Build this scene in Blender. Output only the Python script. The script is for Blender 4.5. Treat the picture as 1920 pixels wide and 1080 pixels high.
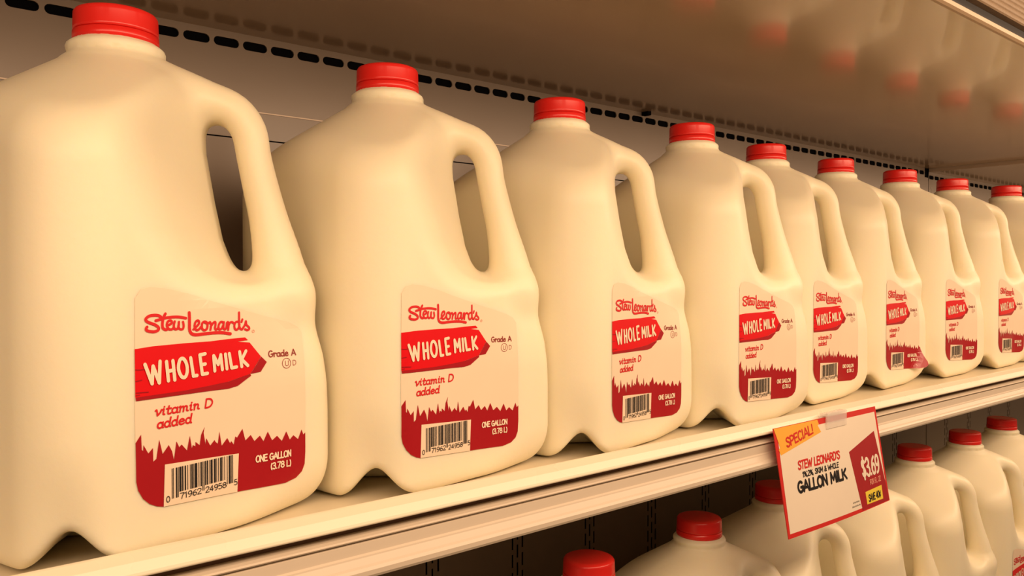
import bpy, bmesh, math
import numpy as np
from mathutils import Vector, Matrix

for o in list(bpy.data.objects):
    bpy.data.objects.remove(o, do_unlink=True)
scene = bpy.context.scene
COL = scene.collection
S = 1.30                       # height of the main shelf above the store floor (m)
R = math.radians

# ------------------------------------------------------------------ camera
cam_d = bpy.data.cameras.new('camera')
cam_d.sensor_width = 36.0
cam_d.lens = 36.0 * 1500.0 / 1920.0
cam_d.clip_start = 0.01
cam = bpy.data.objects.new('camera', cam_d)
COL.objects.link(cam)
cam.location = (0, 0, S + 0.124)
cam.rotation_euler = (R(90) - math.atan(25 / 1500.0), 0, -R(39.92))
scene.camera = cam

# ------------------------------------------------------------------ world, lamps, exposure
world = bpy.data.worlds.new('store_air')
scene.world = world
world.use_nodes = True
bg = world.node_tree.nodes['Background']
bg.inputs[0].default_value = (1.0, 0.66, 0.42, 1)
bg.inputs[1].default_value = 0.13


def area_lamp(name, loc, rot, sx, sy, power, color):
    d = bpy.data.lights.new(name, 'AREA')
    d.shape = 'RECTANGLE'
    d.size, d.size_y, d.energy, d.color = sx, sy, power, color
    o = bpy.data.objects.new(name, d)
    COL.objects.link(o)
    o.location, o.rotation_euler = loc, rot
    return o


WARM = (1.0, 0.68, 0.43)
# long fluorescent lamp in the hood of the display case, in front of and above the shelves
area_lamp('hood_lamp', (1.1, -0.05, S + 0.315), (R(76), 0, 0), 4.2, 0.10, 13.0, WARM)
# row of ceiling lamps over the aisle
area_lamp('aisle_lamp', (1.5, -1.3, S + 1.9), (R(28), 0, 0), 7.0, 0.6, 46, WARM)

scene.view_settings.view_transform = 'Standard'
scene.view_settings.look = 'None'
scene.view_settings.exposure = 0.12
scene.view_settings.gamma = 1.0
scene.view_settings.use_curve_mapping = False


# ------------------------------------------------------------------ materials
def material(name, color, rough=0.5, var=0.0, vscale=20.0, bump=0.0, bscale=200.0,
             sss=0.0, sss_rad=(0.01, 0.007, 0.004), spec=0.5, coat=0.0, metal=0.0, trans=0.0, rvar=0.0):
    m = bpy.data.materials.new(name)
    m.use_nodes = True
    nt = m.node_tree
    b = nt.nodes['Principled BSDF']
    b.inputs['Base Color'].default_value = (*color, 1)
    b.inputs['Roughness'].default_value = rough
    b.inputs['Specular IOR Level'].default_value = spec
    b.inputs['Coat Weight'].default_value = coat
    b.inputs['Metallic'].default_value = metal
    b.inputs['Transmission Weight'].default_value = trans
    if sss:
        b.inputs['Subsurface Weight'].default_value = sss
        b.inputs['Subsurface Radius'].default_value = sss_rad
        b.inputs['Subsurface Scale'].default_value = 1.0
    tc = nt.nodes.new('ShaderNodeTexCoord')
    if var or rvar:
        nz = nt.nodes.new('ShaderNodeTexNoise')
        nz.inputs['Scale'].default_value = vscale
        nz.inputs['Detail'].default_value = 4
        nt.links.new(tc.outputs['Object'], nz.inputs['Vector'])
        if var:
            mx = nt.nodes.new('ShaderNodeMix')
            mx.data_type = 'RGBA'
            mx.inputs['A'].default_value = (*[c * (1 - var) for c in color], 1)
            mx.inputs['B'].default_value = (*[min(1, c * (1 + var)) for c in color], 1)
            nt.links.new(nz.outputs['Fac'], mx.inputs['Factor'])
            nt.links.new(mx.outputs['Result'], b.inputs['Base Color'])
        if rvar:
            mr = nt.nodes.new('ShaderNodeMapRange')
            mr.inputs['To Min'].default_value = max(0.02, rough - rvar)
            mr.inputs['To Max'].default_value = min(1, rough + rvar)
            nt.links.new(nz.outputs['Fac'], mr.inputs['Value'])
            nt.links.new(mr.outputs['Result'], b.inputs['Roughness'])
    if bump:
        n2 = nt.nodes.new('ShaderNodeTexNoise')
        n2.inputs['Scale'].default_value = bscale
        n2.inputs['Detail'].default_value = 3
        nt.links.new(tc.outputs['Object'], n2.inputs['Vector'])
        bp = nt.nodes.new('ShaderNodeBump')
        bp.inputs['Strength'].default_value = bump
        bp.inputs['Distance'].default_value = 0.001
        nt.links.new(n2.outputs['Fac'], bp.inputs['Height'])
        nt.links.new(bp.outputs['Normal'], b.inputs['Normal'])
    return m


M = {
    'jug': material('milky_plastic', (0.87, 0.80, 0.60), 0.42, var=0.015, vscale=12, bump=0.08, bscale=350,
                    sss=0.35, sss_rad=(0.012, 0.009, 0.005), spec=0.4),
    'cap': material('red_cap_plastic', (0.74, 0.020, 0.016), 0.27, var=0.05, vscale=90, sss=0.15, sss_rad=(0.004, 0.001, 0.001)),
    'paper': material('label_paper', (0.88, 0.70, 0.52), 0.30, var=0.02, vscale=60, spec=0.5),
    'red': material('label_red_ink', (0.70, 0.004, 0.009), 0.30, var=0.04, vscale=80),
    'script': material('label_script_ink', (0.66, 0.018, 0.022), 0.32),
    'maroon': material('label_maroon_ink', (0.36, 0.008, 0.014), 0.30, var=0.05, vscale=70),
    'brown': material('label_brown_ink', (0.27, 0.035, 0.025), 0.35),
    'ink': material('black_ink', (0.012, 0.010, 0.010), 0.4),
    'white_ink': material('cream_ink', (0.90, 0.74, 0.56), 0.32),
    'pink_ink': material('pale_red_ink', (0.78, 0.34, 0.24), 0.35),
    'shelf': material('cream_enamel', (0.80, 0.72, 0.55), 0.28, var=0.04, vscale=14, coat=0.15, bump=0.03, bscale=80, rvar=0.06),
    'rail': material('price_rail_plastic', (0.68, 0.58, 0.46), 0.33, var=0.03, vscale=30),
    'groove': material('rail_groove_brown', (0.15, 0.085, 0.055), 0.7, spec=0.2),
    'deckpaint': material('shelf_deck_paint', (0.70, 0.62, 0.46), 0.42, var=0.06, vscale=40, bump=0.1, bscale=120),
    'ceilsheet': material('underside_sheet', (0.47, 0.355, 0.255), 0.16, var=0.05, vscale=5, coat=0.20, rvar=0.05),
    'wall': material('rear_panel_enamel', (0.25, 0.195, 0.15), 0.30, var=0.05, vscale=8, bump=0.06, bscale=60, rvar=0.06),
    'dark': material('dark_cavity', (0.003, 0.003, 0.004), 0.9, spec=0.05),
    'seamlight': material('seam_edge_highlight', (0.70, 0.55, 0.42), 0.4),  # fold paler than its panels: the light it catches is in the colour
    'uprail': material('brown_rail_plastic', (0.21, 0.14, 0.08), 0.6, var=0.12, vscale=160, bump=0.3, bscale=300),
    'card': material('sign_card', (0.80, 0.70, 0.57), 0.45, var=0.03, vscale=50),
    'signred': material('sign_red_ink', (0.58, 0.022, 0.018), 0.42, var=0.05, vscale=60),
    'signdark': material('sign_dark_red_ink', (0.34, 0.012, 0.016), 0.42, var=0.10, vscale=60),
    'signyel': material('sign_amber_ink', (0.85, 0.42, 0.05), 0.42, var=0.06, vscale=70),
    'signlemon': material('sign_yellow_ink', (0.80, 0.62, 0.06), 0.42),
    'clear': material('clear_plastic', (0.95, 0.90, 0.85), 0.15, trans=0.3),
    'floor': material('store_floor_tile', (0.32, 0.27, 0.21), 0.25, var=0.10, vscale=6),
    'flange': material('overhead_flange_paint', (0.42, 0.30, 0.19), 0.45, var=0.06, vscale=40),
    'steel': material('bracket_steel', (0.30, 0.25, 0.20), 0.4, metal=0.6, var=0.1, vscale=30),
}

M['clear'].node_tree.nodes['Principled BSDF'].inputs['Alpha'].default_value = 0.45


# ------------------------------------------------------------------ mesh helpers
def mesh_obj(name, verts, faces, mat, parent=None, smooth=False):
    me = bpy.data.meshes.new(name)
    me.from_pydata([tuple(v) for v in verts], [], [tuple(f) for f in faces])
    me.materials.append(M[mat] if isinstance(mat, str) else mat)
    if smooth:
        me.polygons.foreach_set('use_smooth', [True] * len(me.polygons))
    me.update()
    return link(name, me, parent)


def link(name, data, parent=None):
    o = bpy.data.objects.new(name, data)
    COL.objects.link(o)
    if parent:
        o.parent = parent
    return o


def thing(name, label, cat, loc=(0, 0, 0), rz=0.0, group=None):
    o = bpy.data.objects.new(name, None)
    o.empty_display_size = 0.02
    COL.objects.link(o)
    o.location = loc
    o.rotation_euler = (0, 0, rz)
    o['label'] = label
    o['category'] = cat
    if group:
        o['group'] = group
    return o


def structure(o):
    o['kind'] = 'structure'
    return o


def box(x0, x1, y0, y1, z0, z1):
    v = [(x, y, z) for x in (x0, x1) for y in (y0, y1) for z in (z0, z1)]
    f = [(0, 1, 3, 2), (4, 6, 7, 5), (0, 4, 5, 1), (2, 3, 7, 6), (0, 2, 6, 4), (1, 5, 7, 3)]
    return v, f


def boxes(lst):
    V, F = [], []
    for b in lst:
        v, f = box(*b)
        n = len(V)
        V += v
        F += [tuple(i + n for i in q) for q in f]
    return V, F


def extrude_profile(prof, x0, x1):
    """closed profile of (y, z) points swept along X, capped"""
    n = len(prof)
    V = [(x0, y, z) for y, z in prof] + [(x1, y, z) for y, z in prof]
    F = [(i, (i + 1) % n, n + (i + 1) % n, n + i) for i in range(n)]
    F += [tuple(range(n))[::-1], tuple(range(n, 2 * n))]
    return V, F


def fix_normals(o):
    bm = bmesh.new()
    bm.from_mesh(o.data)
    bmesh.ops.recalc_face_normals(bm, faces=bm.faces)
    bm.to_mesh(o.data)
    bm.free()
    return o


def lathe(prof, n=64, rib=None):
    V, F = [], []
    for r, z in prof:
        for k in range(n):
            a = 2 * math.pi * k / n
            V.append((r * math.cos(a), r * math.sin(a), z))
    for j in range(len(prof) - 1):
        for k in range(n):
            k2 = (k + 1) % n
            F.append((j * n + k, j * n + k2, (j + 1) * n + k2, (j + 1) * n + k))
    return V, F


# ------------------------------------------------------------------ 2D print: shapes and strokes in millimetres
def catmull(pts, per=5):
    if len(pts) < 3:
        return list(pts)
    P = [np.array(p, float) for p in pts]
    closed = np.linalg.norm(P[0] - P[-1]) < 1e-6
    out = []
    n = len(P)
    for i in range(n - 1):
        p0 = P[i - 1] if i > 0 else (P[n - 2] if closed else 2 * P[0] - P[1])
        p3 = P[i + 2] if i + 2 < n else (P[1] if closed else 2 * P[-1] - P[-2])
        p1, p2 = P[i], P[i + 1]
        for k in range(per):
            t = k / per
            out.append(tuple(0.5 * (2 * p1 + (p2 - p0) * t + (2 * p0 - 5 * p1 + 4 * p2 - p3) * t * t
                                    + (3 * p1 - p0 - 3 * p2 + p3) * t ** 3)))
    out.append(tuple(P[-1]))
    return out


_level = [0]


def stroke(pts, w, smooth=True):
    """ribbon of width w along pts with round ends -> polygons of (x, y, extra lift); no coplanar overlaps"""
    p = catmull(pts) if smooth else list(pts)
    q = [p[0]]
    for b in p[1:]:
        if math.hypot(b[0] - q[-1][0], b[1] - q[-1][1]) > 0.04 * w:
            q.append(b)
    if len(q) == 1:
        q.append((q[0][0] + 0.02 * w, q[0][1]))
    p = np.array(q, float)
    n = len(p)
    _level[0] = (_level[0] + 1) % 4
    z = _level[0] * 0.03 + np.linspace(0, 0.05 if n > 4 else 0.0, n)
    seg = p[1:] - p[:-1]
    seg /= np.linalg.norm(seg, axis=1, keepdims=True)
    nor = np.stack([-seg[:, 1], seg[:, 0]], 1)
    vn = np.concatenate([nor[:1], nor[:-1] + nor[1:], nor[-1:]])
    vn /= np.maximum(np.linalg.norm(vn, axis=1, keepdims=True), 1e-6)
    ref = np.concatenate([nor[:1], nor])
    k = np.minimum(1 / np.maximum((vn * ref).sum(1), 0.2), 1.4)
    a, b = p - vn * (w / 2 * k)[:, None], p + vn * (w / 2 * k)[:, None]
    polys = []
    for i in range(n - 1):
        polys.append([(*a[i], z[i]), (*a[i + 1], z[i + 1]), (*b[i + 1], z[i + 1]), (*b[i], z[i])])
    for c, d, zz in ((p[0], -seg[0], z[0]), (p[-1], seg[-1], z[-1])):
        t0 = math.atan2(d[1], d[0])
        polys.append([(c[0] + w / 2 * math.cos(t0 + R(a_)), c[1] + w / 2 * math.sin(t0 + R(a_)), zz) for a_ in (-90, -54, -18, 18, 54, 90)])
    return polys


def arc(cx, cy, rx, ry, a0, a1, n=9):
    return [(cx + rx * math.cos(R(a0 + (a1 - a0) * k / (n - 1))), cy + ry * math.sin(R(a0 + (a1 - a0) * k / (n - 1)))) for k in range(n)]


# hand-lettering font: glyph -> (advance, strokes); cap height 1
G = {
    'A': (.62, [[(.04, 0), (.3, 1)], [(.3, 1), (.58, 0)], [(.14, .33), (.48, .33)]]),
    'B': (.55, [[(.06, 0), (.06, 1)], [(.06, 1)] + arc(.25, .76, .22, .24, 90, -90, 7) + [(.06, .52)], [(.06, .52)] + arc(.28, .26, .24, .26, 90, -90, 7) + [(.06, 0)]]),
    'C': (.55, [arc(.3, .5, .25, .5, 50, 310, 11)]),
    'D': (.58, [[(.06, 0), (.06, 1)], [(.06, 1), (.2, 1)] + arc(.22, .5, .32, .5, 80, -80, 9) + [(.2, 0), (.06, 0)]]),
    'E': (.50, [[(.06, 0), (.06, 1)], [(.06, 1), (.44, 1)], [(.06, .52), (.38, .52)], [(.06, 0), (.46, 0)]]),
    'F': (.48, [[(.06, 0), (.06, 1)], [(.06, 1), (.44, 1)], [(.06, .52), (.38, .52)]]),
    'G': (.60, [arc(.3, .5, .26, .5, 50, 360, 12), [(.56, .46), (.34, .46)]]),
    'H': (.58, [[(.06, 0), (.06, 1)], [(.5, 0), (.5, 1)], [(.06, .5), (.5, .5)]]),
    'I': (.24, [[(.1, 0), (.1, 1)]]),
    'K': (.56, [[(.06, 0), (.06, 1)], [(.5, 1), (.08, .45)], [(.2, .58), (.54, 0)]]),
    'L': (.47, [[(.06, 1), (.06, 0)], [(.06, 0), (.44, 0)]]),
    'M': (.72, [[(.05, 0), (.09, 1)], [(.09, 1), (.34, .25)], [(.34, .25), (.6, 1)], [(.6, 1), (.65, 0)]]),
    'N': (.60, [[(.06, 0), (.06, 1)], [(.06, 1), (.5, 0)], [(.5, 0), (.5, 1)]]),
    'O': (.60, [arc(.3, .5, .26, .5, 90, 450, 15)]),
    'P': (.54, [[(.06, 0), (.06, 1)], [(.06, 1), (.2, 1)] + arc(.22, .72, .26, .28, 80, -80, 7) + [(.06, .44)]]),
    'R': (.56, [[(.06, 0), (.06, 1)], [(.06, 1), (.2, 1)] + arc(.22, .74, .26, .26, 80, -80, 7) + [(.06, .48)], [(.22, .48), (.54, 0)]]),
    'S': (.52, [[(.44, .84), (.36, .96), (.24, 1), (.1, .92), (.07, .76), (.16, .6), (.34, .46), (.44, .3), (.42, .12), (.28, 0), (.14, .03), (.05, .16)]]),
    'T': (.54, [[(.25, 0), (.25, 1)], [(.02, 1), (.5, 1)]]),
    'U': (.58, [[(.06, 1), (.06, .3)] + arc(.28, .26, .22, .26, 190, 350, 7) + [(.5, .3), (.5, 1)]]),
    'V': (.58, [[(.04, 1), (.28, 0)], [(.28, 0), (.54, 1)]]),
    'W': (.80, [[(.04, 1), (.2, 0)], [(.2, 0), (.38, .8)], [(.38, .8), (.56, 0)], [(.56, 0), (.76, 1)]]),
    'Z': (.52, [[(.06, 1), (.46, 1)], [(.46, 1), (.06, 0)], [(.06, 0), (.48, 0)]]),
    '0': (.56, [arc(.27, .5, .22, .5, 90, 450, 15)]),
    '1': (.36, [[(.04, .78), (.2, 1)], [(.2, 1), (.2, 0)]]),
    '2': (.54, [[(.06, .76), (.12, .94), (.26, 1), (.42, .92), (.46, .74), (.38, .52), (.2, .26), (.06, 0)], [(.06, 0), (.48, 0)]]),
    '3': (.54, [[(.06, .86), (.2, 1), (.36, .96), (.44, .78), (.36, .58), (.2, .53), (.38, .48), (.47, .28), (.4, .06), (.22, 0), (.05, .12)]]),
    '4': (.56, [[(.36, 0), (.36, 1)], [(.36, 1), (.04, .3)], [(.04, .3), (.5, .3)]]),
    '5': (.54, [[(.44, 1), (.12, 1)], [(.12, 1), (.08, .54)], [(.08, .54), (.24, .64), (.4, .56), (.47, .34), (.4, .08), (.22, 0), (.05, .1)]]),
    '6': (.54, [[(.4, .98), (.2, .8), (.08, .5), (.07, .24), (.18, .03), (.34, .02), (.46, .18), (.45, .42), (.32, .56), (.16, .5), (.08, .34)]]),
    '7': (.50, [[(.04, 1), (.46, 1)], [(.46, 1), (.28, .5), (.18, 0)]]),
    '8': (.54, [[(.27, .54), (.12, .64), (.09, .82), (.27, 1), (.45, .82), (.42, .64), (.27, .54), (.08, .4), (.06, .18), (.27, 0), (.48, .18), (.46, .4), (.27, .54)]]),
    '9': (.54, [[(.45, .64), (.36, .48), (.2, .44), (.08, .6), (.09, .84), (.24, 1), (.4, .94), (.47, .7), (.44, .36), (.3, .08), (.14, 0)]]),
    '.': (.22, [[(.1, .02), (.1, .04)]]), ',': (.22, [[(.12, .06), (.05, -.14)]]), "'": (.2, [[(.1, 1), (.06, .78)]]),
    '!': (.26, [[(.12, 1), (.1, .32)], [(.1, .02), (.1, .05)]]), '(': (.3, [arc(.32, .45, .2, .6, 120, 240, 7)]), ')': (.3, [arc(-.02, .45, .2, .6, 60, -60, 7)]),
    '%': (.7, [arc(.16, .76, .11, .22, 90, 450, 9), arc(.52, .24, .11, .22, 90, 450, 9), [(.56, 1), (.12, 0)]]),
    '&': (.6, [[(.52, .42), (.36, .06), (.18, 0), (.06, .16), (.14, .38), (.34, .64), (.36, .88), (.24, 1), (.14, .86), (.22, .6), (.54, 0)]]),
    '$': (.54, [[(.44, .82), (.34, .92), (.22, .94), (.1, .86), (.08, .72), (.16, .58), (.34, .46), (.43, .3), (.4, .14), (.26, .06), (.14, .09), (.05, .2)], [(.27, 1.12), (.24, -.12)]]),
    'c/': (.5, [arc(.26, .42, .18, .3, 50, 310, 9), [(.34, .9), (.2, -.05)]]),
    ' ': (.34, []),
    'a': (.50, [arc(.22, .3, .18, .3, 60, 400, 11), [(.4, .6), (.39, .12), (.46, 0)]]),
    'd': (.52, [arc(.22, .3, .18, .3, 60, 400, 11), [(.42, 1), (.4, .5), (.4, .12), (.47, 0)]]),
    'e': (.50, [[(.06, .3), (.38, .34), (.36, .52), (.22, .6), (.09, .46), (.05, .26), (.14, .05), (.28, 0), (.42, .1)]]),
    'i': (.28, [[(.04, .56), (.11, .6), (.1, .1), (.2, .02)], [(.12, .86), (.13, .87)]]),
    'm': (.76, [[(.03, .56), (.1, .6), (.09, 0)], [(.1, .4), (.22, .58), (.34, .5), (.34, 0)], [(.34, .4), (.46, .58), (.58, .5), (.58, .1), (.68, .02)]]),
    'n': (.52, [[(.03, .56), (.1, .6), (.09, 0)], [(.1, .4), (.22, .58), (.35, .5), (.35, .1), (.45, .02)]]),
    'r': (.42, [[(.03, .56), (.1, .6), (.09, 0)], [(.1, .38), (.22, .58), (.36, .55)]]),
    't': (.38, [[(.16, .88), (.14, .12), (.26, .01), (.34, .06)], [(.02, .6), (.32, .6)]]),
    'v': (.48, [[(.03, .54), (.1, .6), (.2, 0)], [(.2, 0), (.36, .3), (.42, .6)]]),
}
SHARP = set('AEFHIKLMNTVWZ14')


def write(text, x0, y0, x1, y1, cap, w, slant=0.0, chars=None):
    """stroke text fitted between (x0,y0) and (x1,y1) baseline ends; cap height and stroke width in mm"""
    chars = chars or list(text)
    tot = sum(G[c][0] for c in chars) - 0.1
    L = math.hypot(x1 - x0, y1 - y0)
    ex, ey = (x1 - x0) / L, (y1 - y0) / L
    k = L / tot
    polys, pen = [], 0.0
    for c in chars:
        adv, sts = G[c]
        for st in sts:
            pts = []
            for gx, gy in st:
                a = (pen + gx) * k + slant * gy * cap
                b = gy * cap
                pts.append((x0 + ex * a - ey * b, y0 + ey * a + ex * b))
            polys += stroke(pts, w, smooth=(len(st) > 2))
        pen += adv
    return polys


def print_mesh(name, polys, mat, mapper, lift, grid=None):
    """2D polygons (mm) -> mesh laid on a surface by mapper(u, v, lift)"""
    bm = bmesh.new()
    for p in polys:
        vs = [bm.verts.new((q[0], q[1], q[2] if len(q) > 2 else 0.0)) for q in p]
        if len(p) <= 8:
            bm.faces.new(vs)
        else:
            es = [bm.edges.new((vs[i], vs[(i + 1) % len(vs)])) for i in range(len(vs))]
            bmesh.ops.triangle_fill(bm, use_beauty=True, edges=es, normal=(0, 0, 1))
    if grid:
        xs = [v.co.x for v in bm.verts]
        ys = [v.co.y for v in bm.verts]
        for ax, lo, hi in ((0, min(xs), max(xs)), (1, min(ys), max(ys))):
            k = math.ceil(lo / grid)
            while k * grid < hi:
                co = Vector((0, 0, 0))
                co[ax] = k * grid
                no = Vector((0, 0, 0))
                no[ax] = 1
                bmesh.ops.bisect_plane(bm, geom=bm.verts[:] + bm.edges[:] + bm.faces[:], dist=1e-5, plane_co=co, plane_no=no)
                k += 1
    for f in bm.faces:
        f.normal_update()
        if f.normal.z < 0:
            f.normal_flip()
    co = np.array([v.co[:] for v in bm.verts])
    W = mapper(co[:, 0], co[:, 1], lift + co[:, 2])
    for v, c in zip(bm.verts, W):
        v.co = c
    me = bpy.data.meshes.new(name)
    bm.to_mesh(me)
    bm.free()
    me.materials.append(M[mat])
    return me


# ------------------------------------------------------------------ the setting
X0, X1, XS = -0.70, 2.75, 1.456        # run of the case, and the seam between its two bays
YW = 0.607                             # rear wall plane

fl = structure(mesh_obj('floor', *box(-4, 7, -5, 1.2, -0.05, 0.0), 'floor'))
wb = structure(mesh_obj('wall_back', *box(X0, X1, YW + 0.0024, YW + 0.03, 0.3, S + 1.0), 'dark'))  # backing coloured black to paint the shade behind slots and slits


def perforated(name, x0, x1, z0, z1, zs0, zs1, first, pitch):
    """sheet panel with clusters of three staggered columns of narrow upright slits (open holes)"""
    V, F = [], []

    def quad(xa, xb, za, zb):
        n = len(V)
        V.extend([(xa, YW, za), (xb, YW, za), (xb, YW, zb), (xa, YW, zb)])
        F.append((n, n + 1, n + 2, n + 3))
    x = x0
    c = first
    while c < x1 - 0.02:
        if c > x0 + 0.02:
            for k, off in enumerate((-0.0065, 0.0, 0.0065)):
                a, b = c + off - 0.0009, c + off + 0.0009
                quad(x, a, z0, z1)
                z = z0
                s = zs0 + (0.009 if k == 1 else 0.0)
                while s + 0.013 < zs1:
                    quad(a, b, z, s)
                    z = s + 0.013
                    s += 0.018
                quad(a, b, z, z1)
                x = b
        c += pitch
    quad(x, x1, z0, z1)
    return mesh_obj(name, V, F, 'wall', wb)


def slotted(name, x0, x1, z0, z1, zc):
    """strip of sheet metal with a row of round-ended slots, edges folded inwards"""
    pitch, L, h = 0.0223, 0.0194, 0.0068
    bm = bmesh.new()
    x = x0
    while x + pitch <= x1 + 1e-6:
        cx = x + pitch / 2
        out = [(x, z0), (x + pitch, z0), (x + pitch, z1), (x, z1)]
        hole = arc(cx + L / 2 - h / 2, zc, h / 2, h / 2, -90, 90, 8) + arc(cx - L / 2 + h / 2, zc, h / 2, h / 2, 90, 270, 8)
        es = []
        for loop in (out, hole):
            vs = [bm.verts.new((p[0], YW, p[1])) for p in loop]
            e = [bm.edges.new((vs[i], vs[(i + 1) % len(vs)])) for i in range(len(vs))]
            es += e
            if loop is hole:
                bv = [bm.verts.new((p[0], YW + 0.0012, p[1])) for p in loop]
                for i in range(len(vs)):
                    j = (i + 1) % len(vs)
                    bm.faces.new((vs[i], vs[j], bv[j], bv[i]))
        bmesh.ops.triangle_fill(bm, use_beauty=True, edges=es, normal=(0, -1, 0))
        x += pitch
    me = bpy.data.meshes.new(name)
    bm.to_mesh(me)
    bm.free()
    me.materials.append(M['wall'])
    return link(name, me, wb)


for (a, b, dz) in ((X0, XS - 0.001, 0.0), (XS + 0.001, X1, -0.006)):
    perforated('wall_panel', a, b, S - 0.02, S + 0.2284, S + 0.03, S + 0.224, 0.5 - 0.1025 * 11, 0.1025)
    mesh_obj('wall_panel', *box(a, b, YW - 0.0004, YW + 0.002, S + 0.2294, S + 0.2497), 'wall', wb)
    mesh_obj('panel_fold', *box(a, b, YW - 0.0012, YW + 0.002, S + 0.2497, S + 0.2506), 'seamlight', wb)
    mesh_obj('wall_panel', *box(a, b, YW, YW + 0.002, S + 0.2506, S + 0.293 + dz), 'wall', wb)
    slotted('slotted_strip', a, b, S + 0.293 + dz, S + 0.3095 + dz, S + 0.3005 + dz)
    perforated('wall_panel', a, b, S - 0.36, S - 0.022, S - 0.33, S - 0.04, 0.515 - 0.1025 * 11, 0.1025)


# ------------------------------------------------------------------ shelves
def shelf(label, z, dy=0.0):
    t = thing('display_shelf', label, 'shelf', (0, -dy, z))
    mesh_obj('deck', *box(X0, X1, 0.3600, YW - 0.001 + dy, -0.022, 0.0), 'deckpaint', t)
    lip = [(0.3588, 0.0), (0.3588, 0.0077), (0.3578, 0.0085), (0.3560, 0.0080), (0.3525, 0.0050), (0.3500, 0.0012),
           (0.3494, -0.0002), (0.3500, -0.0010), (0.3600, -0.0012)]
    o = fix_normals(mesh_obj('front_lip', *extrude_profile(lip, X0, X1), 'shelf', t))
    bv = o.modifiers.new('bevel', 'BEVEL')
    bv.width, bv.segments, bv.limit_method, bv.angle_limit = 0.0006, 2, 'ANGLE', R(25)
    r = [(0.3600, -0.0060), (0.3540, -0.0062), (0.3512, -0.0067), (0.3504, -0.0074), (0.3511, -0.0082), (0.3535, -0.0087),
         (0.3537, -0.0092), (0.3518, -0.0098), (0.3518, -0.0152), (0.3508, -0.0160), (0.3506, -0.0168), (0.3490, -0.0200),
         (0.3480, -0.0210), (0.3472, -0.0225), (0.3474, -0.0250), (0.3484, -0.0266), (0.3510, -0.0270), (0.3600, -0.0262)]
    mesh_r = fix_normals(mesh_obj('price_rail', *extrude_profile(r, X0, X1), 'rail', t))
    mesh_obj('rail_groove', *box(X0, X1, 0.3592, 0.3602, -0.0061, -0.0011), 'groove', t)
    return t


shelf('cream enamel shelf holding the upper row of milk jugs, with ribbed price rail', S)
shelf('cream shelf under the lower row of milk jugs', S - 0.349, 0.015)

up = thing('overhead_shelf', 'glossy brown underside of the shelf above the upper jugs', 'shelf', (0, 0, S + 0.309))
mesh_obj('underside', *box(X0, XS, 0.2345, YW, 0.0, 0.016), 'ceilsheet', up)
fl_p = [(0.2345, 0.0), (0.2338, -0.0010), (0.2310, -0.0014), (0.2290, -0.0004), (0.2284, 0.0020), (0.2300, 0.0034), (0.2345, 0.0034)]
fix_normals(mesh_obj('front_flange', *extrude_profile(fl_p, X0, XS), 'flange', up))
rl = [(0.2418, 0.0120), (0.2290, 0.0122)]
for k in range(7):
    zz = 0.0125 + k * 0.0042
    rl += [(0.2280, zz + 0.0006), (0.2275, zz + 0.0019), (0.2280, zz + 0.0032), (0.2287, zz + 0.0040)]
rl += [(0.2290, 0.0425), (0.2418, 0.0425)]
fix_normals(mesh_obj('ribbed_rail', *extrude_profile(rl, X0, XS), 'uprail', up))
mesh_obj('recess_and_shade_strip', *box(X0, XS, 0.2420, 0.2440, 0.0162, 0.0425), 'groove', up)
mesh_obj('recess_and_shade_strip', *box(X0, XS, 0.2338, 0.2344, 0.0036, 0.0119), 'ink', up)  # near-black strip painting in the shade of the gap above the flange
v, f = boxes([(0.700, 0.706, 0.5975, 0.6065, -0.004, 0.0)])
mesh_obj('clip', v, f, 'dark', up)

up2 = thing('overhead_shelf', 'lower hung underside of the next overhead shelf at far right', 'shelf', (0, 0, S + 0.303))
mesh_obj('underside', *box(XS + 0.002, X1, 0.2345, YW, 0.0, 0.026), 'ceilsheet', up2)
fix_normals(mesh_obj('front_flange', *extrude_profile(fl_p, XS + 0.002, X1), 'flange', up2))


# ------------------------------------------------------------------ milk jug: implicit surface -> mesh
def smax(a, b, k):
    h = np.maximum(k - np.abs(a - b), 0.0) / k
    return np.maximum(a, b) + h * h * k * 0.25


def smin(a, b, k):
    return -smax(-a, -b, k)


def sstep(a, b, x):
    t = np.clip((x - a) / (b - a), 0, 1)
    return t * t * (3 - 2 * t)


HALF = 0.0735
HANDLE = [(0.010, 0.2215, 0.0110), (0.030, 0.2165, 0.0118), (0.045, 0.2135, 0.0104), (0.0568, 0.2090, 0.0095), (0.0640, 0.1995, 0.0091),
          (0.0668, 0.1850, 0.0088), (0.0700, 0.1700, 0.0092), (0.0740, 0.1530, 0.0100), (0.0782, 0.1330, 0.0125), (0.0815, 0.1130, 0.0150)]
_h = [np.array(catmull([(p[0], p[k]) for p in HANDLE], 4)) for k in (1, 2)]
HANDLE = [(float(a[0]), float(a[1]), float(b[1])) for a, b in zip(*_h)]


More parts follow.
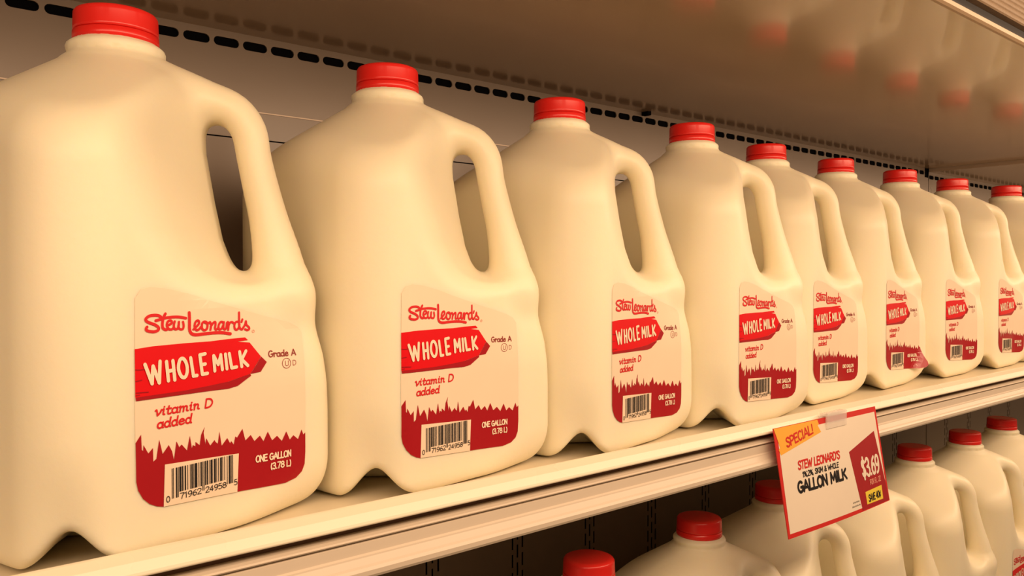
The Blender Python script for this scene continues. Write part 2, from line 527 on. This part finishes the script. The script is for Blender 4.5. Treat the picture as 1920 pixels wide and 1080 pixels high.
def jug_sdf(x, y, z):
    ay = np.abs(y)
    c = math.sqrt(0.5)
    a1, a2 = np.abs(x + y) * c, np.abs(x - y) * c
    rc = 0.030 - 0.022 * sstep(0.02, 0.07, x)
    q1, q2 = a1 - HALF + rc, a2 - HALF + rc
    d = np.hypot(np.maximum(q1, 0), np.maximum(q2, 0)) + np.minimum(np.maximum(q1, q2), 0) - rc
    d = d - 0.0045 * sstep(0.055, 0.095, x) * sstep(0.120, 0.065, z)
    rout = np.interp(z, [0, .05, .065, .08, .092, .11, .135, .162, .205], [.107, .107, .1058, .1030, .099, .095, .09, .082, .072])
    d = smax(d, (x - rout) * 0.97, 0.007)
    r = np.hypot(x, y)
    d = smax(d, (z - (0.2310 - 0.65 * (r - 0.024))) * 0.838, 0.015)
    d = smax(d, -z, 0.010 + 0.018 * sstep(0.060, 0.100, x))
    # arch in the foot at the two corners beside the mould seam, with a shallow dent above it
    f = (z - (0.0165 - 0.92 * np.sqrt((x - 0.002) ** 2 + 0.004 ** 2))) * 0.76
    d = smax(d, -np.maximum(f, 0.035 - ay), 0.005)
    d = d + 0.0042 * np.exp(-(x / 0.012) ** 2) * sstep(0.055, 0.010, z) * sstep(0.03, 0.06, ay)
    # hand recess
    xw = np.interp(z, [.115, .127, .142, .162, .187, .215], [.062, .0555, .050, .046, .0420, .041])
    s = x - (xw - 0.25 * np.maximum(ay - 0.007, 0))
    cut = smax(-s * 0.95, (0.1215 - 0.10 * ay) - z, 0.014)
    d = smax(d, -cut, 0.009)
    # handle
    dh = None
    for (xa, za, ra), (xb, zb, rb) in zip(HANDLE[:-1], HANDLE[1:]):
        vx, vz = xb - xa, zb - za
        t = np.clip(((x - xa) * vx + (z - za) * vz) / (vx * vx + vz * vz), 0, 1)
        e = np.sqrt((x - xa - t * vx) ** 2 + (z - za - t * vz) ** 2 + (y * 0.80) ** 2) - (ra + (rb - ra) * t)
        dh = e if dh is None else np.minimum(dh, e)
    d = smin(d, dh, 0.010)
    # neck with two rings
    rn = np.interp(z, [.220, .2285, .2301, .2315, .2328, .2338, .2348, .2364, .2380, .2394, .2407, .25],
                   [.0270, .0252, .0250, .0240, .0222, .0218, .0226, .0232, .0230, .0214, .0192, .0188])
    dn = np.maximum(np.maximum((r - rn) * 0.85, z - 0.2445), 0.215 - z)
    return smin(d, dn, 0.003)


def surface_net(h):
    xs = np.arange(-0.100, 0.116, h)
    ys = np.arange(-0.100, 0.1001, h)
    zs = np.arange(-0.006, 0.250, h)
    X, Y, Z = np.meshgrid(xs, ys, zs, indexing='ij')
    D = jug_sdf(X, Y, Z)
    ins = D < 0
    n = np.array(D.shape) - 1
    cnt = np.zeros(n, int)
    acc = np.zeros((*n, 3))
    crossing = np.zeros(n, int)
    corners = [(i, j, k) for i in (0, 1) for j in (0, 1) for k in (0, 1)]

    def sub(A, c):
        return A[c[0]:c[0] + n[0], c[1]:c[1] + n[1], c[2]:c[2] + n[2]]
    for c in corners:
        for ax in range(3):
            if c[ax] == 0:
                e = list(c)
                e[ax] = 1
                da, db = sub(D, c), sub(D, e)
                m = (da < 0) != (db < 0)
                t = np.where(m, da / np.where(m, da - db, 1), 0)
                for q in range(3):
                    acc[..., q] += np.where(m, c[q] + (t if q == ax else 0), 0)
                crossing += m
    act = crossing > 0
    idx = -np.ones(n, int)
    idx[act] = np.arange(act.sum())
    base = np.argwhere(act)
    P = (base + acc[act] / crossing[act][:, None]) * h + np.array([xs[0], ys[0], zs[0]])
    quads = []
    for ax in range(3):
        u, v = (ax + 1) % 3, (ax + 2) % 3
        sl0, sl1 = [slice(None)] * 3, [slice(None)] * 3
        sl0[ax], sl1[ax] = slice(0, -1), slice(1, None)
        m = ins[tuple(sl0)] != ins[tuple(sl1)]
        ii = np.argwhere(m)
        ok = (ii[:, u] > 0) & (ii[:, v] > 0) & (ii[:, u] < n[u]) & (ii[:, v] < n[v])
        ii = ii[ok]
        flip = ins[ii[:, 0], ii[:, 1], ii[:, 2]]
        q = []
        for du, dv in ((-1, -1), (0, -1), (0, 0), (-1, 0)):
            jj = ii.copy()
            jj[:, u] += du
            jj[:, v] += dv
            q.append(idx[jj[:, 0], jj[:, 1], jj[:, 2]])
        q = np.stack(q, 1)
        q[~flip] = q[~flip][:, ::-1]
        quads.append(q)
    quads = np.concatenate(quads)
    for _ in range(3):                       # pull the vertices onto the exact surface
        d0 = jug_sdf(*P.T)
        e = 4e-4
        g = np.stack([jug_sdf(P[:, 0] + e * (q == 0), P[:, 1] + e * (q == 1), P[:, 2] + e * (q == 2))
                      - jug_sdf(P[:, 0] - e * (q == 0), P[:, 1] - e * (q == 1), P[:, 2] - e * (q == 2)) for q in range(3)], 1) / (2 * e)
        step = (d0 / np.maximum((g * g).sum(1), 0.3))[:, None] * g
        ln = np.linalg.norm(step, axis=1, keepdims=True)
        P = P - step * np.minimum(1, 0.6 * h / np.maximum(ln, 1e-9))
    return P, quads


P_, Q_ = surface_net(0.002)
body_me = bpy.data.meshes.new('body')
body_me.from_pydata(P_.tolist(), [], Q_.tolist())
body_me.materials.append(M['jug'])
body_me.polygons.foreach_set('use_smooth', [True] * len(body_me.polygons))
body_me.update()

# cap: ribbed shell and the tamper ring under it
ncap = 192
prof = [(0.0, 0.2565), (0.0150, 0.2566), (0.0172, 0.2564), (0.0187, 0.2557), (0.0195, 0.2545), (0.0196, 0.2534), (0.0198, 0.2470), (0.0199, 0.2458), (0.0193, 0.2454), (0.0185, 0.2454)]
V, F = lathe(prof, ncap)
V = [((x * (1 - 0.010 * (k % 2)), y * (1 - 0.010 * (k % 2)), z) if 0.0195 < math.hypot(x, y) < 0.01985 else (x, y, z)) for k, (x, y, z) in enumerate(V)]
cap_me = mesh_obj('cap', V, F, 'cap', smooth=True)
V, F = lathe([(0.0186, 0.2453), (0.0194, 0.2452), (0.0200, 0.2448), (0.0201, 0.2424), (0.0200, 0.2406), (0.0192, 0.2402), (0.0187, 0.2406)], 96)
ring_me = mesh_obj('tamper_ring', V, F, 'cap', smooth=True)
cap_data, ring_data = cap_me.data, ring_me.data
for o in (cap_me, ring_me):
    bpy.data.objects.remove(o, do_unlink=True)

# ------------------------------------------------------------------ jug label (all in mm on the label face: u to the right, v above the base)
LN = np.array([math.sqrt(0.5), -math.sqrt(0.5), 0.0])
LT = np.array([math.sqrt(0.5), math.sqrt(0.5), 0.0])


def on_jug(u, v, lift, peel=0.0, du=-5.0):
    u0 = np.asarray(u)
    u, v = (u0 + du) / 1000.0, np.asarray(v) / 1000.0
    p = LN[None] * (HALF + 0.02) + LT[None] * u[:, None] + np.array([0, 0, 1.0])[None] * v[:, None]
    for _ in range(25):
        p = p - LN[None] * (jug_sdf(*p.T) * 0.9)[:, None]
    off = lift / 1000.0
    if peel:
        s = np.maximum((u0 - 42) * 0.7 - (v * 1000 - 34) * 0.7, 0)
        off = off + peel * s ** 2 * 1e-3 * 0.045
    return p + LN[None] * off[:, None]


LAB_LEFT=[(-36.1,113.8),(-36.5,63.8),(-36.4,38.7)]
LAB_LOW=[(-36.2,35.5),(-35.4,31.7),(-33.2,27.7),(-30.1,24.7),(-26.5,22.8),(-23.3,21.9),(15.1,19.7),(28.9,19.0),(42.1,18.5),(48.7,19.8),(52.4,22.4),(54.1,26.0),(54.6,32.4),(54.6,42.1)]
LAB_TOP=[(54.8,87.6),(54.8,93.7),(52.1,96.9),(46.7,99.3),(37.9,101.7),(21.3,106.1),(10.9,109.0),(0.9,111.7),(-10.5,115.2),(-21.3,117.5),(-29.0,118.3),(-33.6,117.2),(-35.8,113.8)]
BANNER=[(-36.5,92.1),(-28.1,92.7),(-12.4,92.9),(0.8,92.8),(10.8,93.2),(20.2,93.4),(21.9,91.9),(15.9,91.6),(22.8,90.7),(29.0,83.4),(24.5,77.6),(22.7,75.5),(10.6,73.0),(0.6,72.3),(-12.6,71.6),(-36.4,71.5)]
BANNER_TIP=[(29.0,83.4),(32.0,80.5),(28.4,76.0),(22.7,75.5),(24.5,77.6)]
BANNER_LOW=[(-36.4,71.5),(-12.6,71.6),(0.6,72.3),(10.6,73.0),(22.7,75.5),(23.1,74.6),(15.8,70.5),(10.6,69.7),(0.6,69.9),(-36.1,70.0)]
GRAIN=[[(-36.2,83.3),(-34.2,83.1),(-31.9,83.2)],[(-36.2,78.4),(-33.5,78.7)],[(-36.1,73.5),(-33.5,73.4),(-30.5,73.2)],[(-36.1,72.3),(-34.6,72.4)]]
GRASS=[(-36.4,52.2),(-33.9,55.4),(-33.6,48.8),(-33.0,48.3),(-32.8,50.7),(-30.6,46.7),(-28.4,48.7),(-28.3,42.7),(-26.8,43.7),(-25.4,51.8),(-23.8,45.2),(-20.8,48.6),(-19.2,45.5),(-18.3,41.5),(-17.0,49.6),(-15.6,46.7),(-14.4,47.7),(-11.7,44.5),(-10.2,50.9),(-9.2,45.0),(-8.7,46.4),(-7.3,45.6),(-7.3,47.6),(-5.1,45.7),(-4.3,50.3),(-2.4,53.7),(-3.0,51.0),(-2.0,45.5),(-1.6,48.3),(0.5,44.5),(2.9,46.7),(3.4,45.7),(4.7,44.6),(5.6,50.2),(6.8,43.3),(9.9,46.4),(11.4,43.7),(12.1,44.6),(13.4,42.7),(14.3,46.4),(15.3,45.7),(18.2,49.5),(19.8,43.6),(22.7,45.8),(24.7,42.5),(27.7,44.7),(29.7,41.6),(32.1,46.0),(34.5,41.3),(37.3,43.1),(40.1,40.1),(42.7,44.5),(44.8,40.0),(47.0,41.9),(49.9,39.4),(52.2,44.0),(53.3,41.2),(54.6,42.1)]
BC_PANEL=[(-22.9,40.4),(16.0,38.0),(15.1,19.7),(-23.6,22.0)]
WHOLE=[[(-32.1,85.2),(-28.8,76.6)],[(-28.8,76.6),(-28.3,84.1)],[(-28.3,84.1),(-25.4,76.6)],[(-25.4,76.6),(-25.0,85.9)],[(-21.9,85.5),(-21.0,77.0)],[(-18.7,85.6),(-17.8,77.0)],[(-21.4,81.2),(-18.2,81.4)],[(-11.6,81.7),(-11.7,79.6),(-12.4,78.0),(-13.4,77.6),(-14.5,78.2),(-15.5,79.9),(-16.0,82.0),(-15.8,84.2),(-15.2,85.7),(-14.1,86.2),(-13.0,85.5),(-12.1,83.9),(-11.6,81.7)],[(-9.8,86.1),(-8.4,77.7)],[(-8.4,77.7),(-6.5,77.8)],[(-5.0,87.0),(-3.7,78.0)],[(-3.7,78.0),(-1.0,78.2)],[(-4.9,87.0),(-2.2,87.3)],[(-4.2,82.4),(-2.1,82.6)],[(3.0,78.9),(2.4,86.0)],[(2.4,86.0),(4.9,81.7)],[(4.9,81.7),(6.3,86.1)],[(6.3,86.1),(7.2,79.1)],[(8.9,86.2),(9.7,79.2)],[(11.0,86.3),(12.3,79.4)],[(12.3,79.4),(15.0,79.6)],[(16.8,86.7),(17.9,79.5)],[(20.3,86.8),(17.9,82.9)],[(17.9,82.9),(21.2,79.7)]]
SCRIPT=[[(-26.6,103.7),(-25.2,104.0),(-24.1,104.7),(-24.6,105.5),(-26.0,106.0),(-27.8,106.1),(-29.8,105.8),(-31.2,104.9),(-31.3,104.1),(-30.6,103.4),(-29.0,102.7),(-27.2,102.0),(-25.8,101.1),(-25.3,100.2),(-25.8,99.4),(-27.3,99.0),(-28.7,99.1),(-30.2,99.4),(-31.1,99.9),(-31.2,100.6),(-30.8,101.2)],[(-26.6,103.7),(-24.6,104.1),(-22.5,104.6),(-20.0,104.8),(-17.6,104.9),(-14.8,104.7),(-11.8,104.1)],[(-22.0,106.5),(-22.9,104.9),(-23.4,103.0),(-23.5,101.4),(-23.3,100.4),(-22.5,99.7),(-21.6,99.5),(-20.7,99.9)],[(-21.3,101.3),(-20.1,101.6),(-19.0,102.3),(-19.1,103.2),(-20.1,103.4),(-21.0,102.8),(-21.3,101.6),(-21.0,100.4),(-20.1,99.6),(-18.9,99.5),(-17.9,100.3)],[(-17.5,102.9),(-17.9,101.5),(-17.8,100.1),(-17.0,99.4),(-16.1,99.7),(-15.6,100.8),(-15.4,102.6)],[(-15.6,100.8),(-15.3,99.8),(-14.5,99.2),(-13.4,99.4),(-13.0,100.7),(-13.3,102.5)],[(-10.1,106.5),(-10.0,104.4),(-10.0,101.7),(-10.0,99.3),(-9.5,97.6),(-8.2,96.6),(-5.9,96.3),(-2.0,96.5),(3.0,96.6),(7.5,96.4),(12.0,95.6)],[(-8.0,98.8),(-6.2,100.2),(-5.1,101.4),(-5.2,102.5),(-6.1,102.7),(-7.0,101.9),(-7.4,100.5),(-7.2,99.3),(-6.3,98.4),(-5.0,98.8),(-4.1,99.8)],[(-2.3,102.1),(-3.3,101.5),(-3.6,100.1),(-3.3,98.7),(-2.2,98.1),(-1.0,98.7),(-0.6,100.2),(-1.1,101.7),(-2.3,102.1),(-1.3,101.4),(0.2,101.3)],[(0.2,101.3),(0.9,101.6),(1.4,100.2),(1.0,98.1)],[(1.2,99.6),(2.5,101.2),(3.6,101.6),(3.8,100.6),(3.5,98.7),(4.1,98.0),(5.3,98.8)],[(8.2,101.2),(6.8,101.5),(5.8,100.6),(5.4,99.2),(5.9,98.0),(7.1,98.4),(8.0,99.9),(8.4,101.3)],[(8.3,101.0),(8.1,98.8),(8.9,97.8),(9.7,98.7),(10.1,100.8)],[(10.1,100.8),(10.6,101.2),(11.1,100.4),(10.8,97.5)],[(11.0,99.5),(11.8,100.8),(12.9,101.1),(14.0,100.5)],[(16.7,101.2),(15.2,101.0),(14.3,99.7),(14.5,97.9),(15.6,97.3),(16.8,98.4),(17.2,99.8)],[(17.0,105.5),(17.0,102.1),(17.0,99.3),(17.6,97.7),(18.6,97.3)],[(18.9,102.1),(18.4,100.9)],[(18.6,97.3),(20.3,99.4),(20.9,101.1),(21.2,99.4),(22.5,98.2),(22.7,97.3),(21.6,96.8),(20.3,97.3)]]

UPC = '071962249585'
LC = ['0001101', '0011001', '0010011', '0111101', '0100011', '0110001', '0101111', '0111011', '0110111', '0001011']


def label_layers(peel, du=-5.0):
    mp = (lambda u, v, l: on_jug(u, v, l, peel, du))
    L = {}
    outline = LAB_LEFT + LAB_LOW + LAB_TOP
    L['label'] = print_mesh('label', [outline], 'paper', mp, 0.2, 4.0)
    L['banner'] = print_mesh('banner', [BANNER], 'red', mp, 0.4, 4.0)
    sh = [BANNER_TIP, BANNER_LOW]
    for g in GRAIN:
        sh += stroke(g, 0.45)
    L['banner_shade'] = print_mesh('banner_shade', sh, 'maroon', mp, 0.55, 4.0)
    L['grass_print'] = print_mesh('grass_print', [GRASS + [p for p in LAB_LOW[::-1] if p[1] < 40]], 'maroon', mp, 0.4, 4.0)
    L['barcode_panel'] = print_mesh('barcode_panel', [BC_PANEL], 'paper', mp, 0.6, 4.0)
    bits = '101' + ''.join(LC[int(c)] for c in UPC[:6]) + '01010' + ''.join(''.join('1' if b == '0' else '0' for b in LC[int(c)]) for c in UPC[6:]) + '101'
    x0, x1, yt, yb = -19.7, 12.7, 38.0, 24.6
    mod = (x1 - x0) / 95.0
    bars, i = [], 0
    while i < 95:
        if bits[i] == '1':
            j = i
            while j < 95 and bits[j] == '1':
                j += 1
            long_ = i < 10 or i >= 85 or 45 <= i < 50
            bot = yb if long_ else yb + 2.3
            bars.append([(x0 + i * mod, bot), (x0 + j * mod, bot), (x0 + j * mod, yt), (x0 + i * mod, yt)])
            i = j
        else:
            i += 1
    dg = write('0', -22.5, 23.6, -20.9, 23.6, 2.5, 0.36) + write('71962', -15.7, 23.6, -4.9, 23.6, 2.5, 0.36)
    dg += write('24958', -2.6, 23.4, 8.6, 23.4, 2.5, 0.36) + write('5', 13.2, 23.4, 14.7, 23.4, 2.5, 0.36)
    L['barcode'] = print_mesh('barcode', bars + dg, 'ink', mp, 0.8)
    L['banner_lettering'] = print_mesh('banner_lettering', sum([stroke(s, 1.62, smooth=len(s) > 2) for s in WHOLE], []), 'white_ink', mp, 0.7)
    L['brand_lettering'] = print_mesh('brand_lettering', sum([stroke(s, 1.5 if k == 6 else (1.3 if k < 3 else 1.12)) for k, s in enumerate(SCRIPT)], []), 'script', mp, 0.4)
    L['note_lettering'] = print_mesh('note_lettering', write('vitamin D', -27.6, 62.4, 1.0, 62.4, 3.9, 0.80, 0.16) + write('added', -26.6, 56.8, -9.8, 56.8, 4.0, 0.80, 0.16), 'script', mp, 0.4)
    gd = write('Grade A', 33.2, 82.8, 49.3, 82.6, 3.0, 0.60, chars=['G', 'r', 'a', 'd', 'e', ' ', 'A'])
    gd += stroke(arc(43.6, 78.9, 2.5, 2.5, 0, 360, 25), 0.28) + write('U', 42.7, 77.6, 44.6, 77.6, 2.5, 0.26) + write('D', 47.3, 77.6, 49.1, 77.6, 2.5, 0.26)
    L['grade_lettering'] = print_mesh('grade_lettering', gd, 'brown', mp, 0.4)
    L['volume_lettering'] = print_mesh('volume_lettering', write('ONE GALLON', 25.2, 32.0, 45.0, 31.7, 3.0, 0.68) + write('(3.78 L)', 33.2, 27.0, 45.0, 26.8, 3.0, 0.62), 'white_ink', mp, 0.7)
    L['registered_mark'] = print_mesh('registered_mark', stroke(arc(25.0, 96.1, 0.62, 0.62, 0, 360, 13), 0.28), 'pink_ink', mp, 0.4)
    return L


LABEL = label_layers(0.0)
LABEL_PEEL = label_layers(1.0, -9.0)
LABEL_RIGHT = label_layers(0.0, -1.5)      # stuck on a little farther to the right
LABEL_LEFT = label_layers(0.0, -11.0)      # stuck on a little farther to the left
LABEL_FAR_LEFT = label_layers(0.0, -14.5)


def milk_jug(x, y, z, turn, label, group, layers=None):
    t = thing('milk_jug', label, 'milk jug', (x, y, z), R(-45 + turn), group)
    link('body', body_me, t)
    c = link('cap', cap_data, t)
    c['label'] = 'red ribbed screw cap'
    link('tamper_ring', ring_data, c)
    layers = layers or LABEL
    lb = link('label', layers['label'], t)
    lb['label'] = 'cream paper label with red banner and maroon grass'
    for k, me in layers.items():
        if k != 'label':
            link(k, me, lb)
    return t


GU, GL = 'milk jugs on the upper shelf', 'milk jugs on the lower shelf'
UPPER = [
    (0.1083, 0.4434, 17.6, 'largest and nearest red-capped milk jug on the upper shelf, at left'),
    (0.2716, 0.4500, 8.3, 'red-capped milk jug standing right beside the largest, nearest jug'),
    (0.4236, 0.4494, 10.8, 'red-capped milk jug third from the left on the upper shelf'),
    (0.5820, 0.4457, 5.3, 'red-capped milk jug whose base stands just left above the hanging price sign'),
    (0.7322, 0.4665, 4.6, 'red-capped milk jug standing directly above the hanging price sign'),
    (0.8835, 0.4717, 5.6, 'red-capped milk jug with the lower label corner peeling, upper shelf'),
    (1.0395, 0.4686, 1.9, 'red-capped milk jug third from the right edge on the upper shelf'),
    (1.1915, 0.4646, 2.3, 'red-capped milk jug second from the right edge on the upper shelf'),
    (1.3441, 0.4474, 3.0, 'red-capped milk jug cut off by the right edge, farthest on the upper shelf'),
]
for k, (x, y, a, lab) in enumerate(UPPER):
    milk_jug(x, y, S + 0.0004, a, lab, GU, {0: LABEL_RIGHT, 1: LABEL_FAR_LEFT, 3: LABEL_LEFT, 4: LABEL_LEFT, 5: LABEL_PEEL, 6: LABEL_LEFT, 7: LABEL_LEFT}.get(k))
ZL = S - 0.349
LOWER = [
    (0.4364, 0.4297, -1.8, 'leftmost lower-shelf milk jug, only its red cap showing at bottom edge'),
    (0.5860, 0.4391, -0.5, 'second lower-shelf milk jug from the left, shaded cap and shoulders showing'),
    (0.7374, 0.4574, -3.6, 'lower-shelf milk jug whose red cap is half hidden by the price sign'),
    (0.8868, 0.4475, -1.1, 'lower-shelf milk jug whose cap is wholly hidden behind the price sign'),
    (1.0372, 0.4465, 0.5, 'lower-shelf milk jug just right of the hanging price sign'),
    (1.1893, 0.4443, 0.1, 'lower-shelf milk jug second from the right edge'),
    (1.3424, 0.4500, 0.0, 'lower-shelf milk jug at the right edge, smallest in the lower row'),
]
for x, y, a, lab in LOWER:
    milk_jug(x, y, ZL + 0.0004, a, lab, GL)

# ------------------------------------------------------------------ price sign hanging from the rail
SW, SH = 166.5, 84.0
sign = thing('price_sign', 'white and red hanging price sign advertising gallon milk at $3.69', 'sign', (0.5534, 0.3452, S + 0.0042))


def on_sign(u, v, lift):
    u, v = np.asarray(u), np.asarray(v)
    t = 1 - v / SH                                   # 0 at the top edge, 1 at the bottom
    bow = 2.2 * np.sin(np.pi * np.clip(u / SW, 0, 1)) * t
    return np.stack([u * 1e-3, (-14.0 * t - bow * 0.8 - lift) * 1e-3, -t * 83.0e-3], 1)


def sign_part(name, polys, mat, lift, grid=None, label=None):
    o = link(name, print_mesh(name, polys, mat, on_sign, lift, grid), sign)
    if label:
        o['label'] = label
    return o


cd = sign_part('card', [[(0, 0), (SW, 0), (SW, SH), (0, SH)]], 'signred', 0.0, 8.0)
sol = cd.modifiers.new('solid', 'SOLIDIFY')
sol.thickness, sol.offset = 0.0006, -1
sign_part('face_print', [[(4.2, 70), (4.6, 79.4), (163.2, 79.4), (163.6, 16.2), (164.0, 3.0), (2.7, 3.4)]], 'card', 0.10, 8.0)
sign_part('price_panel', [[(107.1, 51.2), (156.8, 63.1), (163.0, 20.0), (166.0, 0.9), (114.0, 1.0)]], 'signdark', 0.17, 8.0, 'dark red slanted price panel')
sign_part('special_flag', [[(0.3, 83.8), (65.2, 83.6), (66.5, 79.7), (64.5, 78.9), (68.1, 73.2), (5.3, 62.8), (3.2, 67.2), (5.6, 68.6), (3.0, 76.6)]], 'signyel', 0.24, 8.0, 'amber torn-edge banner')
sign_part('save_flag', [[(123.6, 14.9), (154.9, 15.7), (154.1, 3.9), (123.4, 4.4)]], 'signlemon', 0.24, 8.0, 'yellow savings box')
sign_part('special_lettering', write('SPECIAL!', 14.7, 67.8, 56.0, 74.0, 6.8, 1.5, 0.10), 'signred', 0.32)
sign_part('brand_lettering', write("STEW LEONARD'S", 26.0, 48.9, 90.0, 48.5, 6.0, 1.55, 0.18), 'signred', 0.18)
sign_part('variety_lettering', write('1%,2%, SKIM & WHOLE', 30.4, 42.3, 86.0, 41.8, 3.9, 0.95, 0.2), 'ink', 0.18)
sign_part('product_lettering', write('GALLON MILK', 21.4, 31.6, 95.4, 31.0, 7.8, 2.35, 0.06), 'ink', 0.18)
sign_part('price_lettering', write('$3.69', 123.5, 27.2, 155.0, 27.4, 14.5, 2.6, 0.03), 'card', 0.26)
sign_part('unit_lettering', write('FOR FL OZ', 134.3, 19.2, 154.6, 19.6, 4.0, 0.7, 0.1), 'pink_ink', 0.26)
sign_part('save_lettering', write('', 127.3, 6.0, 150.0, 6.6, 5.4, 1.1, 0.16, ['S', 'A', 'V', 'E', ' ', '4', '0', 'c/']), 'ink', 0.32)
fine = []
for (a, b, yy) in ((100.0, 110.0, 9.2), (97.6, 111.0, 6.2)):
    x = a
    k = 0
    while x < b:
        wd = (1.1, 0.7, 1.6, 0.9)[k % 4]
        fine += stroke([(x, yy), (x + 0.4, yy + 1.1)], 0.35) + stroke([(x + 0.5, yy + (k % 2) * 0.8), (x + wd, yy + 0.6)], 0.3)
        x += wd + 0.55
        k += 1
sign_part('fine_print', fine, 'ink', 0.18)

clip = thing('sign_clip', 'small clear plastic clip gripping the top of the price sign', 'clip', (0.6465, 0.3452, S + 0.0042))
V, F = box(-0.0165, 0.0165, -0.0030, -0.0012, -0.0095, 0.0035)
g1 = mesh_obj('front_jaw', V, F, 'clear', clip)
V, F = box(-0.0165, 0.0165, -0.0012, 0.0040, 0.0010, 0.0032)
mesh_obj('bridge', V, F, 'clear', clip)
V, F = box(-0.0200, 0.0165, 0.0015, 0.0030, -0.0090, 0.0010)
mesh_obj('rear_jaw', V, F, 'clear', clip)
for o in clip.children:
    b = o.modifiers.new('bevel', 'BEVEL')
    b.width, b.segments = 0.0004, 2
